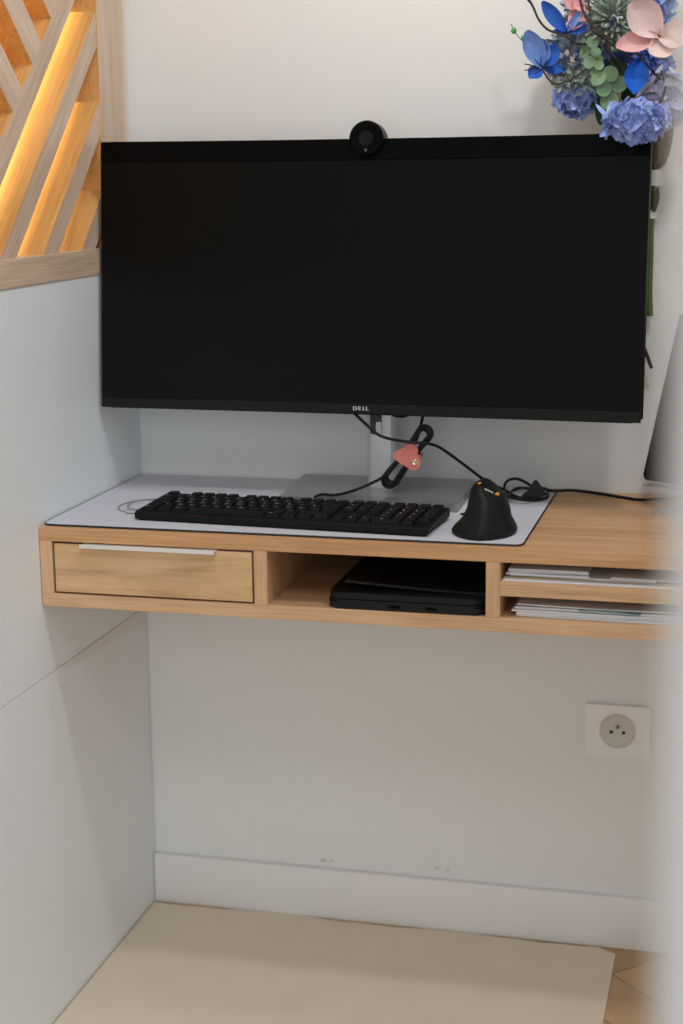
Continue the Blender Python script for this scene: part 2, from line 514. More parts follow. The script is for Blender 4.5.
# z, centre x, half width left, half width right, centre y, half depth
sec = [(0, .6165, .0425, .0420, -.326, .054), (.004, .6165, .0440, .0435, -.326, .056), (.009, .617, .0412, .0415, -.326, .055), (.015, .618, .0360, .0370, -.326, .052), (.021, .619, .0322, .0325, -.325, .050),
       (.033, .6205, .0278, .0290, -.324, .046), (.045, .6195, .0245, .0250, -.322, .042), (.052, .6180, .0218, .0232, -.320, .039), (.0545, .6170, .0208, .0170, -.320, .038),
       (.0595, .6145, .0165, .0172, -.318, .035), (.0655, .6125, .0105, .0110, -.316, .029), (.0690, .6125, .0045, .0045, -.315, .020)]
bm = bmesh.new(); rings = []
NS = 40
for z, cx, hl, hr, cy, hd_ in sec:
    rg = []
    for k in range(NS):
        a = 2 * PI * k / NS
        c, s_ = math.cos(a), math.sin(a)
        e = .8 if s_ > 0 else 1.1
        px = math.copysign(abs(c) ** e, c); py = math.copysign(abs(s_) ** e, s_)
        rg.append(bm.verts.new((cx + px * (hr if c > 0 else hl), cy + py * hd_, ZM + z)))
    rings.append(rg)
bm.faces.new(list(reversed(rings[0]))); bm.faces.new(rings[-1])
for a, b in zip(rings, rings[1:]):
    for k in range(NS):
        l = (k + 1) % NS; bm.faces.new((a[k], a[l], b[l], b[k]))
body = obj('mouse_body', bm, M_mouse, ms, smooth=True, angle=60)
bm = bmesh.new(); add_disc(bm, (.6120, -.333, ZM + .0655), (1, -.1, .5), .0044, .005, 24, .001)
o = obj('scroll_wheel', bm, M_orange, ms, smooth=True); tag(o, 'orange scroll wheel')
bm = bmesh.new(); add_disc(bm, (.6345, -.334, ZM + .0540), (1, -.2, .6), .0026, .006, 16, .0008)
o = obj('side_button', bm, M_orange, ms, smooth=True); tag(o, 'orange side button')
bm = bmesh.new()
add_tube(bm, [V((.6200, -.3450, ZM + .0630)), V((.6245, -.3425, ZM + .0600)), V((.6292, -.3390, ZM + .0570))], .0015, 6)
o = obj('silver_mark', bm, M_silverprint, ms); tag(o, 'silver strip by the wheel')
bm = bmesh.new()
add_tube(bm, smooth_path([(.603, -.276, ZM + .006), (.592, -.240, ZM + .003), (.578, -.225, ZM + .002), (.566, -.222, ZM + .002)], 8), .0016, 8)
obj('mouse_cable', bm, M_cable, ms, smooth=True)

# ------------------------------------------------------------------ monitor
MX, MY, MZ, MT, MYAW = .4095, -.1640, 1.0716, .0882, -.0308
MW, MH, SAG = .807, .394, .0165
ux = V((math.cos(MYAW), math.sin(MYAW), 0)); nz_ = V((-math.sin(MYAW), math.cos(MYAW), 0))
uz = V((0, 0, math.cos(MT))) + nz_ * math.sin(MT); nn = ux.cross(uz)       # nn looks at the viewer
mon = thing('monitor', 'wide black curved monitor switched off standing on the desk', 'monitor', (.425, -.11, ZM))
MC = V((MX, MY, MZ))
def mp(u, v, w):
    """point on the curved panel: u across, v up, w out of the glass"""
    return MC + ux * u + uz * v + nn * (w - SAG * (1 - (2 * u / MW) ** 2))
def curved(u0, u1, v0, v1, wf, wb, nu=28, r=.0, bev=.0015):
    bm = bmesh.new()
    us = [u0 + (u1 - u0) * i / nu for i in range(nu + 1)]
    loops = []
    for u in us:
        d = min(u - u0, u1 - u); k = 0
        if r and d < r: k = r - math.sqrt(max(0, r * r - (r - d) ** 2))
        a, b = v0 + k, v1 - k
        loops.append([bm.verts.new(mp(u, *p)) for p in ((a, wb), (a + 0, wf - bev), (a + bev, wf), (b - bev, wf), (b, wf - bev), (b, wb))])
    for p, q in zip(loops, loops[1:]):
        for i in range(6):
            j = (i + 1) % 6; bm.faces.new((p[i], p[j], q[j], q[i]))
    bm.faces.new(loops[0]); bm.faces.new(list(reversed(loops[-1])))
    return bm
hw, hh = MW / 2, MH / 2
obj('housing', curved(-hw, hw, -hh, hh, -.0012, -.024, 60, .006), M_black, mon, smooth=True)
obj('screen', curved(-hw + .0018, hw - .0018, -hh + .0165, hh - .0305, .0004, -.003, 28, 0, .0003), M_screen, mon, smooth=True)
obj('top_bar', curved(-hw + .0008, hw - .0008, hh - .0300, hh - .0006, .0008, -.003, 28, 0, .0005), M_gloss, mon, smooth=True)
obj('chin_bar', curved(-hw + .0008, hw - .0008, -hh + .0010, -hh + .0160, .0008, -.003, 28, .0, .0005), M_chin, mon, smooth=True)
bm = bmesh.new()
for ch, du, rot in (('D', 0, 0), ('E', .0068, R(16)), ('L', .0133, 0), ('L', .0182, 0)):
    u = -.0102 + du; v = -hh + .0088
    o_ = mp(u, v, .0012)
    M = Matrix.Translation(o_) @ Matrix((ux, uz, nn)).transposed().to_4x4() @ Matrix.Rotation(rot, 4, 'Z') @ Matrix.Scale(.0061, 4)
    vs, fs = text_tris(ch)
    b = [bm.verts.new(M @ V((x * 1.12, y, 0))) for x, y, z in vs] + [bm.verts.new(M @ V((x * 1.12 + .09, y, 0))) for x, y, z in vs]
    for f in fs:
        for off in (0, len(vs)):
            try: bm.faces.new([b[i + off] for i in f])
            except ValueError: pass
o = obj('logo', bm, M_logo, mon); tag(o, 'small silver lettering on the lower bezel')
bm = bmesh.new()
Mw = Matrix((ux, nn, -uz)).transposed().to_4x4()
cw = mp(.0030, hh - .001, -.0035)
add_disc(bm, cw, nn, .0252, .030, 40, .0025)
wc = obj('webcam', bm, M_gloss, mon, smooth=True); tag(wc, 'round black pop-up webcam in the middle of the top edge')
bm = bmesh.new()
add_lathe(bm, [(.0, .0003), (.0085, .0004), (.0095, .0007), (.0105, .0004), (.0108, -.002)], 32, Matrix.Translation(cw + nn * .0155) @ nn.to_track_quat('Z', 'Y').to_matrix().to_4x4())
o = obj('lens', bm, M_black, wc, smooth=True); tag(o, 'glossy round lens')
bm = bmesh.new(); add_disc(bm, cw + nn * .0153 - uz * .0165, nn, .0022, .0008, 16)
o = obj('indicator', bm, M_slot, wc); tag(o, 'small grey indicator dot')
bm = bmesh.new()
for v in bmesh.ops.create_uvsphere(bm, u_segments=20, v_segments=10, radius=1)['verts']:
    v.co = mp(.0545 + v.co.x * .012, -hh - .0002 + v.co.z * .0035, -.012 + v.co.y * .006)
obj('joystick_button', bm, M_black, mon, smooth=True)
bm = bmesh.new()
q = [mp(sx * .15, sv * .10, -.020) for sx, sv in ((-1, -1), (1, -1), (1, 1), (-1, 1))]
q2 = [mp(sx * .11, sv * .075, -.040) + nn * 0 for sx, sv in ((-1, -1), (1, -1), (1, 1), (-1, 1))]
a = [bm.verts.new(p) for p in q]; b = [bm.verts.new(p) for p in q2]
bm.faces.new(a); bm.faces.new(list(reversed(b)))
for i in range(4): bm.faces.new((a[i], a[(i + 1) % 4], b[(i + 1) % 4], b[i]))
obj('back_cover', bm, M_black, mon)
# stand
bm = bmesh.new()
add_prism(bm, [(x, y, ZM) for x, y in [(.2945, -.205), (.292, -.200), (.281, -.028), (.283, -.022), (.289, -.020), (.546, -.018), (.552, -.020), (.554, -.026), (.558, -.203), (.555, -.208)]], (0, 0, .0135))
bmesh.ops.bevel(bm, geom=[e for e in bm.edges if abs(e.verts[0].co.z - e.verts[1].co.z) < 1e-6 and e.verts[0].co.z > ZM + .01], offset=.0012, segments=2, affect='EDGES')
obj('stand_base', bm, M_base_alu, mon)
bm = bmesh.new()
add_prism(bm, [(x, y, ZM + .0134) for x, y in rrect(.4035, -.112, .4465, -.066, .009)], (0, 0, .29))
obj('stand_column', bm, M_col, mon, smooth=True)
bm = bmesh.new(); add_prism(bm, [(x, -.1132, z) for x, z in rrect(.4095, .837, .4270, .93, .003)], (0, .004, 0))
o = obj('cable_slot', bm, M_slot, mon); tag(o, 'dark cable slot in the stand column')
bm = bmesh.new(); add_prism(bm, [(x, -.1140, z) for x, z in rrect(.4185, .8375, .4268, .856, .002)], (0, .003, 0))
o = obj('slot_tab', bm, M_col, mon)
bm = bmesh.new(); add_box(bm, (.385, -.115, .97), (.465, -.085, 1.06), .004)
obj('mount', bm, M_slot, mon)

# ------------------------------------------------------------------ cables
cb = thing('coiled_cable', 'black cable coiled in a long bundle hanging under the monitor', 'cable', (0.4790, -0.1500, 0.8130))
bm = bmesh.new()
add_tube(bm, smooth_path([(0.4960, -0.1350, 0.8860), (0.4950, -0.1400, 0.8730), (0.4940, -0.1480, 0.8600), (0.4890, -0.1520, 0.8400), (0.4780, -0.1520, 0.8140)], 8), .0022, 8)
add_tube(bm, smooth_path([(0.4450, -0.1500, 0.7910), (0.4380, -0.1480, 0.7810), (0.4280, -0.1450, 0.7740), (0.4110, -0.1500, 0.7660), (0.3920, -0.1700, 0.7600), (0.3750, -0.1930, 0.7590), (0.3550, -0.1930, 0.7590), (0.3500, -0.2130, 0.7590)], 8), .0022, 8)
A0, B0 = V((0.4990, -0.1520, 0.8460)), V((0.4500, -0.1520, 0.7790))
ax = (A0 - B0); Lb = ax.length; ax.normalize(); sd = V((ax.z, 0, -ax.x)).normalized(); fr = V((0, -1, 0))
for i, (w, da, db, dy) in enumerate(((.0100, .002, .003, .000), (.0078, -.001, -.001, .0040), (.0112, .0005, .0008, -.0040), (.0086, .004, -.003, -.0015), (.0098, -.003, .005, .0020), (.0070, .003, .001, .0055), (.0106, -.002, .002, -.0058))):
    pts = []
    for k in range(10):
        a = PI * k / 9; pts.append(A0 + ax * (da + math.sin(a) * w) + sd * math.cos(a) * w + fr * (dy + .001 * math.cos(a)))
    for k in range(1, 4): pts.append(A0.lerp(B0, k / 4) - sd * w * (.70 if k == 2 else .85) + fr * dy)
    for k in range(10):
        a = PI + PI * k / 9; pts.append(B0 + ax * (-db + math.sin(a) * w) + sd * math.cos(a) * w + fr * (dy - .001 * math.cos(a)))
    for k in range(1, 4): pts.append(B0.lerp(A0, k / 4) + sd * w * (.70 if k == 2 else .85) + fr * dy)
    add_tube(bm, smooth_path(pts, 2, True), .0024, 8, True)
obj('cable', bm, M_cable, cb, smooth=True)

st = thing('cable_strap', 'pink leather strap with a snap wrapped round the coiled black cable', 'cable strap', (0.4820, -0.1650, 0.8150))
Cn = A0.lerp(B0, .5) + ax * .006 + sd * .003
def sp(a, s, d): return Cn + ax * a + sd * s + fr * d
bm = bmesh.new()
# band round the bundle
ring = rrect(-.0145, -.0105, .0145, .0105, .006, 5)
ins_ = rrect(-.0132, -.0092, .0132, .0092, .005, 5)
hb_ = .0085
vo = [[bm.verts.new(sp(h, s, d)) for s, d in ring] for h in (-hb_, hb_)]
vi = [[bm.verts.new(sp(h, s, d)) for s, d in ins_] for h in (-hb_, hb_)]
nR = len(ring)
for i in range(nR):
    j = (i + 1) % nR
    bm.faces.new((vo[0][i], vo[0][j], vo[1][j], vo[1][i])); bm.faces.new((vi[0][j], vi[0][i], vi[1][i], vi[1][j]))
    bm.faces.new((vo[0][j], vo[0][i], vi[0][i], vi[0][j])); bm.faces.new((vo[1][i], vo[1][j], vi[1][j], vi[1][i]))
obj('band', bm, M_pink, st, smooth=True)
def tab_poly(c0, c1, r0, r1, d, th, n=10):
    """rounded tab from c0 to c1 in the strap's plane"""
    c0 = V(c0); c1 = V(c1); t = (c1 - c0).normalized(); q = V((-t.y, t.x))
    pts = []
    for k in range(n + 1):
        a = -PI / 2 + PI * k / n; pts.append(c1 + (t * math.cos(a) + q * math.sin(a)) * r1)
    for k in range(n + 1):
        a = PI / 2 + PI * k / n; pts.append(c0 + (t * math.cos(a) + q * math.sin(a)) * r0)
    bm = bmesh.new()
    add_prism(bm, [sp(p.x, p.y, d) for p in pts], fr * th)
    return bm
obj('tail_tab', tab_poly((-.006, -.006), (.0070, -.0030), .0110, .0105, .0106, .0016), M_pink, st)
obj('snap_tab', tab_poly((-.0095, -.0120), (-.0050, .0105), .0085, .0110, .0123, .0016), M_pink, st)
bm = bmesh.new()
Ms = Matrix.Translation(sp(-.0030, .0115, .0139)) @ V((0, -1, 0)).to_track_quat('Z', 'Y').to_matrix().to_4x4()
add_lathe(bm, [(.0042, 0), (.0042, .0010), (.0034, .0018), (.0022, .0012), (.0012, .0006), (0, .0005)], 20, Ms)
o = obj('snap_button', bm, M_snap, st, smooth=True); tag(o, 'round metal snap')

pc = thing('power_cable', 'long black cable running from the monitor across the desk back to the right', 'cable', (0.6400, -0.0460, 0.7450))
bm = bmesh.new()
add_tube(bm, smooth_path([(0.3800, -0.1400, 0.8850), (0.3940, -0.1500, 0.8740), (0.4130, -0.1560, 0.8590), (0.4320, -0.1600, 0.8450), (0.4520, -0.1630, 0.8390), (0.4840, -0.1680, 0.8360), (0.5090, -0.1600, 0.8330), (0.5230, -0.1400, 0.8230), (0.5480, -0.1100, 0.7970), (0.5770, -0.0800, 0.7670), (0.5970, -0.0600, 0.7520), (0.6080, -0.0550, 0.7460), (0.6260, -0.0910, 0.7460), (0.6490, -0.1090, 0.7460)], 8), .0023, 8)
add_tube(bm, smooth_path([(0.6000, -0.0410, 0.7460), (0.6000, -0.0300, 0.7530), (0.6060, -0.0280, 0.7590), (0.6180, -0.0280, 0.7610), (0.6320, -0.0300, 0.7560), (0.6460, -0.0340, 0.7480), (0.6620, -0.0730, 0.7480), (0.6670, -0.0550, 0.7460), (0.6710, -0.0850, 0.7460), (0.6580, -0.1100, 0.7460), (0.6370, -0.1300, 0.7500), (0.6160, -0.1080, 0.7500), (0.6000, -0.0410, 0.7460)], 8), .0022, 8)
add_tube(bm, smooth_path([(0.6200, -0.1250, 0.7520), (0.6110, -0.0400, 0.7430), (0.6220, -0.0340, 0.7480), (0.6420, -0.0340, 0.7480), (0.6600, -0.0340, 0.7490), (0.6690, -0.0460, 0.7480), (0.6840, -0.0320, 0.7460), (0.6980, -0.0260, 0.7460), (0.7160, -0.0150, 0.7430), (0.7430, -0.0290, 0.7430), (0.7820, -0.0530, 0.7430), (0.8050, -0.0640, 0.7430), (.830, -.055, .7433), (.865, -.040, .7433), (.99, -.03, .7433)], 8), .0023, 8)
obj('cable', bm, M_cable, pc, smooth=True)
bm = bmesh.new()
c = V((0.6500, -0.1040, 0.7520))
add_prism(bm, [c + V(p) for p in ((-.016, -.0, -.008), (.010, .0, -.008), (.020, 0, .004), (.006, 0, .022), (.002, 0, .020), (-.004, 0, .006), (-.014, 0, -.001))], (0, .010, 0))
bmesh.ops.bevel(bm, geom=bm.edges[:], offset=.0012, segments=2, affect='EDGES')
o = obj('cable_tie', bm, M_blackedge, pc); tag(o, 'black velcro tie holding the loops')

# thin wire loops left of the keyboard
wl = thing('thin_wire_coil', 'thin grey wire coil on the desk mat left of the keyboard', 'wire', (0.0810, -0.2390, 0.7430))
bm = bmesh.new()
def ell(x0, y0, rx, ry, z, n=28): return [V((x0 + rx * math.cos(2 * PI * k / n), y0 + ry * math.sin(2 * PI * k / n), z)) for k in range(n)]
c = V((0.0950, -0.2500, 0.7440))
add_tube(bm, ell(c.x + .004, c.y - .002, .034, .047, ZM + .0011), .0009, 6, True)
add_tube(bm, ell(c.x + .013, c.y + .003, .031, .041, ZM + .0029), .0009, 6, True)
obj('wire', bm, M_wire, wl, smooth=True)
bm = bmesh.new()
a = V((0.0940, -0.3050, 0.7460)); b = V((0.1190, -0.3070, 0.7460))
add_tube(bm, [a, a.lerp(b, .3), a.lerp(b, .32), b], .0026, 8)
o = obj('connector', bm, M_alu, wl, smooth=True); tag(o, 'small silver connector')

# small pale slip between keyboard and mouse
sl = obj('paper_slip', box((.560, -.222, ZM + .0001), (.589, -.150, ZM + .0016), .0003, 1), M_paper2)
tag(sl, 'small pale slip lying on the desk mat between keyboard and mouse', 'paper')

# ------------------------------------------------------------------ things in the cubbies
lp = thing('laptop', 'closed black laptop lying in the middle cubby of the desk', 'laptop', (.52, -.24, .645))
def slab(x0, y0, x1, y1, z, t, r, bev):
    bm = bmesh.new()
    add_prism(bm, [(x, y, z) for x, y in rrect(x0, y0, x1, y1, r)], (0, 0, t))
    es = [e for e in bm.edges if abs(e.verts[0].co.z - e.verts[1].co.z) < 1e-6]
    bmesh.ops.bevel(bm, geom=es, offset=bev, segments=2, affect='EDGES')
    return bm
obj('base', slab(.415, -.397, .6295, -.06, .6453, .0125, .014, .003), M_laptop, lp, smooth=True)
obj('lid', slab(.416, -.395, .6290, -.062, .6586, .0085, .014, .002), M_laptop, lp, smooth=True)
bm = bmesh.new()
for yy in (-.30, -.16): add_disc(bm, (.4165, yy, .6575), (0, 1, 0), .0035, .04, 14)
obj('hinge', bm, M_gloss, lp, smooth=True)
for k in range(2):
    obj('port', box((.50 + k * .05, -.3974, .649), (.515 + k * .05, -.3962, .6535), .0003, 1), M_gloss, lp)
fo = bmesh.new()
nx = 16; prof = []
for i in range(nx + 1):
    t = i / nx; x = .434 + .193 * t
    prof.append((x, .6672 + .0085 * (1 - t) ** 1.6 * (1 if t > 0 else 1) ))
top = [[fo.verts.new((x, y, z + .0032)) for x, z in prof] for y in (-.372, -.09)]
bot = [[fo.verts.new((x, y, z)) for x, z in prof] for y in (-.372, -.09)]
for i in range(nx):
    fo.faces.new((top[0][i], top[0][i + 1], top[1][i + 1], top[1][i])); fo.faces.new((bot[0][i + 1], bot[0][i], bot[1][i], bot[1][i + 1]))
    fo.faces.new((bot[0][i], bot[0][i + 1], top[0][i + 1], top[0][i])); fo.faces.new((bot[1][i + 1], bot[1][i], top[1][i], top[1][i + 1]))
fo.faces.new((bot[0][0], top[0][0], top[1][0], bot[1][0])); fo.faces.new((top[0][nx], bot[0][nx], bot[1][nx], top[1][nx]))
o = obj('folder', fo, M_folder, smooth=True)
tag(o, 'thin glossy black folder lying bent on the closed laptop', 'folder')

def sheet(x0, x1, y0, y1, z, t, rot, wav, seed, m, name='paper_sheet'):
    """one slightly wavy sheet or envelope"""
    rnd = random.Random(seed)
    ph = rnd.uniform(0, 6); bm = bmesh.new(); nx, ny = 18, 6
    cx, cy = (x0 + x1) / 2, (y0 + y1) / 2; c, s_ = math.cos(rot), math.sin(rot)
    def P(i, j, dz):
        x = x0 + (x1 - x0) * i / nx - cx; y = y0 + (y1 - y0) * j / ny - cy
        w = wav * (.5 + .5 * math.sin(ph + 5.0 * i / nx + .8 * j / ny))
        return bm.verts.new((cx + x * c - y * s_, cy + x * s_ + y * c, z + w + dz))
    A = [[P(i, j, t) for j in range(ny + 1)] for i in range(nx + 1)]
    B = [[P(i, j, 0) for j in range(ny + 1)] for i in range(nx + 1)]
    for i in range(nx):
        for j in range(ny):
            bm.faces.new((A[i][j], A[i + 1][j], A[i + 1][j + 1], A[i][j + 1])); bm.faces.new((B[i][j], B[i][j + 1], B[i + 1][j + 1], B[i + 1][j]))
    for i in range(nx):
        bm.faces.new((A[i][0], B[i][0], B[i + 1][0], A[i + 1][0])); bm.faces.new((A[i][ny], A[i + 1][ny], B[i + 1][ny], B[i][ny]))
    for j in range(ny):
        bm.faces.new((A[0][j], A[0][j + 1], B[0][j + 1], B[0][j])); bm.faces.new((A[nx][j], B[nx][j], B[nx][j + 1], A[nx][j + 1]))
    return obj(name, bm, m, smooth=True, angle=30)
def paper(label, cat, group, *a, **k):
    o = sheet(*a, **k); tag(o, label, cat, group); return o
G1, G2 = 'papers on the upper shelf', 'papers in the lower cubby'
zs = .6952
paper('wide white sheet lying flush with the front edge of the upper shelf', 'paper', G1, .6530, .935, -.3985, -.19, zs, .0014, 0, .0003, 1, M_paper)
paper('buff sheet sandwiched under the white papers on the upper shelf', 'paper', G1, .662, .900, -.388, -.18, zs + .0018, .0010, R(.6), .0004, 2, M_paper3)
paper('long grey-white sheet under the short envelopes on the upper shelf', 'paper', G1, .661, .850, -.384, -.18, zs + .0034, .0018, R(-.6), .0005, 3, M_paper)
paper('white envelope lowest of the three short ones on the upper shelf', 'envelope', G1, .657, .765, -.387, -.20, zs + .0060, .0018, R(-.8), .0004, 4, M_paper, name='envelope')
paper('white envelope between two others on the upper shelf', 'envelope', G1, .658, .762, -.382, -.20, zs + .0085, .0020, R(.6), .0004, 5, M_paper, name='envelope')
paper('top white envelope of the short ones on the upper shelf', 'envelope', G1, .659, .763, -.384, -.20, zs + .0112, .0022, R(-.3), .0004, 6, M_paper, name='envelope')
paper('short white sheet at the far right of the upper shelf', 'paper', G1, .790, .930, -.386, -.20, zs + .0062, .0014, R(1.0), .0006, 7, M_paper)
zs = .6452
paper('bottom white sheet in the lower right cubby', 'paper', G2, .672, .900, -.388, -.18, zs, .0026, R(-1.5), .0004, 11, M_paper)
paper('second white sheet from the bottom in the lower right cubby', 'paper', G2, .668, .915, -.385, -.18, zs + .0028, .0028, R(.8), .0004, 12, M_paper)
paper('white sheet poking furthest left in the lower right cubby', 'paper', G2, .664, .890, -.386, -.18, zs + .0058, .0024, R(-.4), .0004, 13, M_paper)
paper('slightly curled white sheet near the top of the lower right cubby pile', 'paper', G2, .669, .910, -.382, -.18, zs + .0084, .0026, R(-1.2), .0006, 14, M_paper)
paper('green printed leaflet in the lower right cubby pile', 'leaflet', G2, .755, .835, -.388, -.22, zs + .0114, .0010, R(-3), .0012, 15, M_print, name='leaflet')
paper('topmost white sheet of the pile in the lower right cubby', 'paper', G2, .672, .895, -.384, -.18, zs + .0134, .0016, R(-1.0), .0012, 16, M_paper)

# ------------------------------------------------------------------ wall socket
so = thing('wall_socket', 'square white wall socket on the back wall under the desk', 'socket', (.7765, 0, .3635))
bm = bmesh.new()
add_prism(bm, [(x, -.009, z) for x, z in rrect(.727, .322, .8265, .405, .003)], (0, .009, 0))
bmesh.ops.bevel(bm, geom=[e for e in bm.edges if e.verts[0].co.y < -.008 and e.verts[1].co.y < -.008], offset=.002, segments=2, affect='EDGES')
obj('cover_plate', bm, M_socket, so)
SCc = V((.7765, -.009, .3640))
Mq = Matrix.Translation(SCc) @ V((0, -1, 0)).to_track_quat('Z', 'Y').to_matrix().to_4x4()
bm = bmesh.new()
add_lathe(bm, [(.0275, -.0005), (.0275, .0018), (.0262, .0030), (.0248, .0018), (.0225, .0012), (.0205, .0006), (.0200, .0004), (0, .0004)], 48, Mq)
obj('socket_insert', bm, M_socket2, so, smooth=True)
for sx in (-1, 1):
    bm = bmesh.new(); add_disc(bm, SCc + V((sx * .0095, -.0006, -.002)), (0, 1, 0), .0027, .001, 18)
    obj('pin_hole', bm, M_hole, so)
bm = bmesh.new(); add_disc(bm, SCc + V((0, -.003, .0075)), (0, 1, 0), .0025, .006, 18, .001)
o = obj('earth_pin', bm, M_pin, so, smooth=True); tag(o, 'small grey metal earth pin')

# ------------------------------------------------------------------ tablet on a stand at the right end
tb = thing('tablet', 'dark upright tablet leaning back on a silver stand beside the monitor', 'tablet', (.88, -.11, .781))
fy = R(38); tl = R(17)
fn = V((-math.sin(fy), -math.cos(fy), 0)); fu = V((math.cos(fy), -math.sin(fy), 0))
tu = (V((0, 0, 1)) * math.cos(tl) - fn * math.sin(tl)).normalized(); tn = fu.cross(tu)
O = V((0.8080, -0.0850, 0.7770)) + fn * 0
def tp(a, b, d): return O + fu * a + tu * b + tn * d
TW, TH = .19, .250
def tabslab(a0, b0, a1, b1, r, d, t, bev):
    bm = bmesh.new(); add_prism(bm, [tp(a, b, d) for a, b in rrect(a0, b0, a1, b1, r)], tn * t)
    return bm
obj('tablet_case', tabslab(0, 0, TW, TH, .010, -.007, .007, .001), M_alu, tb)
obj('tablet_screen', tabslab(.0012, .0012, TW - .0012, TH - .0012, .009, -.001, .0014, 0), M_screen, tb)
ts = thing('tablet_stand', 'silver stand holding the dark tablet at the right end of the desk', 'tablet stand', (.90, -.11, .74))
bm = bmesh.new(); b0 = tp(.012, 0, -.008); 
add_prism(bm, [b0 - V((0, 0, .0045)), b0 + fu * .165 - V((0, 0, .0045)), b0 + fu * .165 + fn * .020 - V((0, 0, .0045)), b0 + fn * .020 - V((0, 0, .0045))], (0, 0, .0035))
obj('ledge', bm, M_alu, ts)
bm = bmesh.new(); p = tp(.10, .07, -.0105); q = V((p.x - fn.x * .02, p.y - fn.y * .02, .743)); h = fu * .03
add_prism(bm, [p - h, p + h, q + h, q - h], -fn * .004)
obj('upright', bm, M_alu, ts)
bm = bmesh.new(); g0 = V((.8255, -.150, .7403))
add_prism(bm, [g0, g0 + fu * .165, g0 + fu * .165 - fn * .10, g0 - fn * .10], (0, 0, .004))
obj('foot_plate', bm, M_alu, ts)

# ------------------------------------------------------------------ flower bouquet hung on the wall
def petal_mat(name, a, b, scale=60):
    m = bpy.data.materials.new(name); m.use_nodes = True
    nt = m.node_tree; N = nt.nodes; L = nt.links; p = N['Principled BSDF']
    p.inputs['Roughness'].default_value = .65; p.inputs['Specular IOR Level'].default_value = .25
    g = N.new('ShaderNodeNewGeometry'); tc = N.new('ShaderNodeTexCoord')
    nz = N.new('ShaderNodeTexNoise'); nz.inputs['Scale'].default_value = scale; nz.inputs['Detail'].default_value = 3
    L.new(tc.outputs['Object'], nz.inputs['Vector'])
    ad = N.new('ShaderNodeMath'); ad.operation = 'MULTIPLY_ADD'; ad.inputs[1].default_value = .55
    L.new(g.outputs['Random Per Island'], ad.inputs[0])
    sb = N.new('ShaderNodeMath'); sb.operation = 'MULTIPLY_ADD'; sb.inputs[1].default_value = 1.0; sb.inputs[2].default_value = -.27
    L.new(nz.outputs['Fac'], sb.inputs[0]); L.new(sb.outputs[0], ad.inputs[2])
    mx = N.new('ShaderNodeMix'); mx.data_type = 'RGBA'; mx.clamp_factor = True
    mx.inputs['A'].default_value = (*lin(a), 1); mx.inputs['B'].default_value = (*lin(b), 1)
    L.new(ad.outputs[0], mx.inputs['Factor']); L.new(mx.outputs['Result'], p.inputs['Base Color'])
    return m
P_hyd = petal_mat('hydrangea_blue', (94, 130, 212), (188, 202, 240))
P_hyd2 = petal_mat('hydrangea_lavender', (160, 168, 212), (212, 212, 228))
P_hyd3 = petal_mat('hydrangea_deep_blue', (70, 98, 180), (132, 152, 216))
P_dust = petal_mat('dusty_grey_blue', (112, 128, 152), (182, 194, 210), 90)
P_dust2 = petal_mat('dusty_grey_green', (140, 155, 140), (205, 215, 205), 90)
P_chry = petal_mat('grey_green_chrysanthemum', (110, 128, 118), (190, 202, 190), 90)
P_blue = petal_mat('lily_blue', (18, 78, 180), (80, 135, 222), 50)
P_lblue = petal_mat('lily_light_blue', (96, 135, 214), (150, 178, 232), 50)
P_bright = petal_mat('petal_bright_blue', (8, 80, 190), (40, 125, 228), 150)
P_pink = petal_mat('lily_pale_pink', (226, 196, 194), (236, 214, 208), 40)
P_pink2 = petal_mat('lily_pink', (222, 164, 168), (234, 190, 190), 40)
P_salmon = petal_mat('salmon_pink', (228, 158, 158), (240, 196, 194), 40)
P_euc = petal_mat('eucalyptus_green', (74, 108, 82), (128, 158, 122), 70)
P_dark = petal_mat('dark_leaf_green', (28, 48, 32), (52, 78, 48), 50)
P_twig = mat('dark_twig', lin((48, 38, 36)), .8, noise=.2, nscale=120)
P_stem = petal_mat('green_stem', (58, 82, 38), (96, 116, 52), 120)
P_dry = petal_mat('dried_sheath', (110, 88, 66), (165, 140, 112), 70)
P_bud = petal_mat('green_bud', (50, 140, 70), (90, 170, 90), 60)

def add_petal(bm, base, dirv, nrm, L, W, cup=.25, curl=.15, tip=.75, nu=6, nv=4, notch=0.0):
    """curved petal from base along dirv; nrm is the side it faces"""
    d = V(dirv).normalized(); n_ = V(nrm); n_ = (n_ - d * n_.dot(d))
    n_ = n_.normalized() if n_.length > 1e-5 else d.orthogonal().normalized()
    s = d.cross(n_)
    g = []
    for i in range(nu + 1):
        t = i / nu
        w = W * (math.sin(PI * min(1, t ** tip * .93 + .02)) ** .75)
        row = []
        for j in range(nv + 1):
            q = -1 + 2 * j / nv
            ln = L * (t - notch * t * (1 - q * q)) 
            h = cup * W * (q * q) - curl * L * t * t
            row.append(bm.verts.new(V(base) + d * ln + s * q * w * .5 + n_ * h))
        g.append(row)
    for i in range(nu):
        for j in range(nv):
            bm.faces.new((g[i][j], g[i + 1][j], g[i + 1][j + 1], g[i][j + 1]))

BQ = thing('flower_bouquet', 'blue and pink flower bouquet with twigs taped upside on the wall at upper right', 'bouquet', (0.7950, -0.0600, 1.3680))
BQ['label'] = 'blue and pink flower bouquet with twigs fixed to the wall at upper right'

def sphere_dirs(n, front=True, seed=1):
    out = []
    for i in range(n):
        z = 1 - 2 * (i + .5) / n; a = i * 2.399963 + seed
        r = math.sqrt(1 - z * z)
        d = V((r * math.cos(a), r * math.sin(a), z))
        if front and d.y > .35: continue
        out.append(d)
    return out

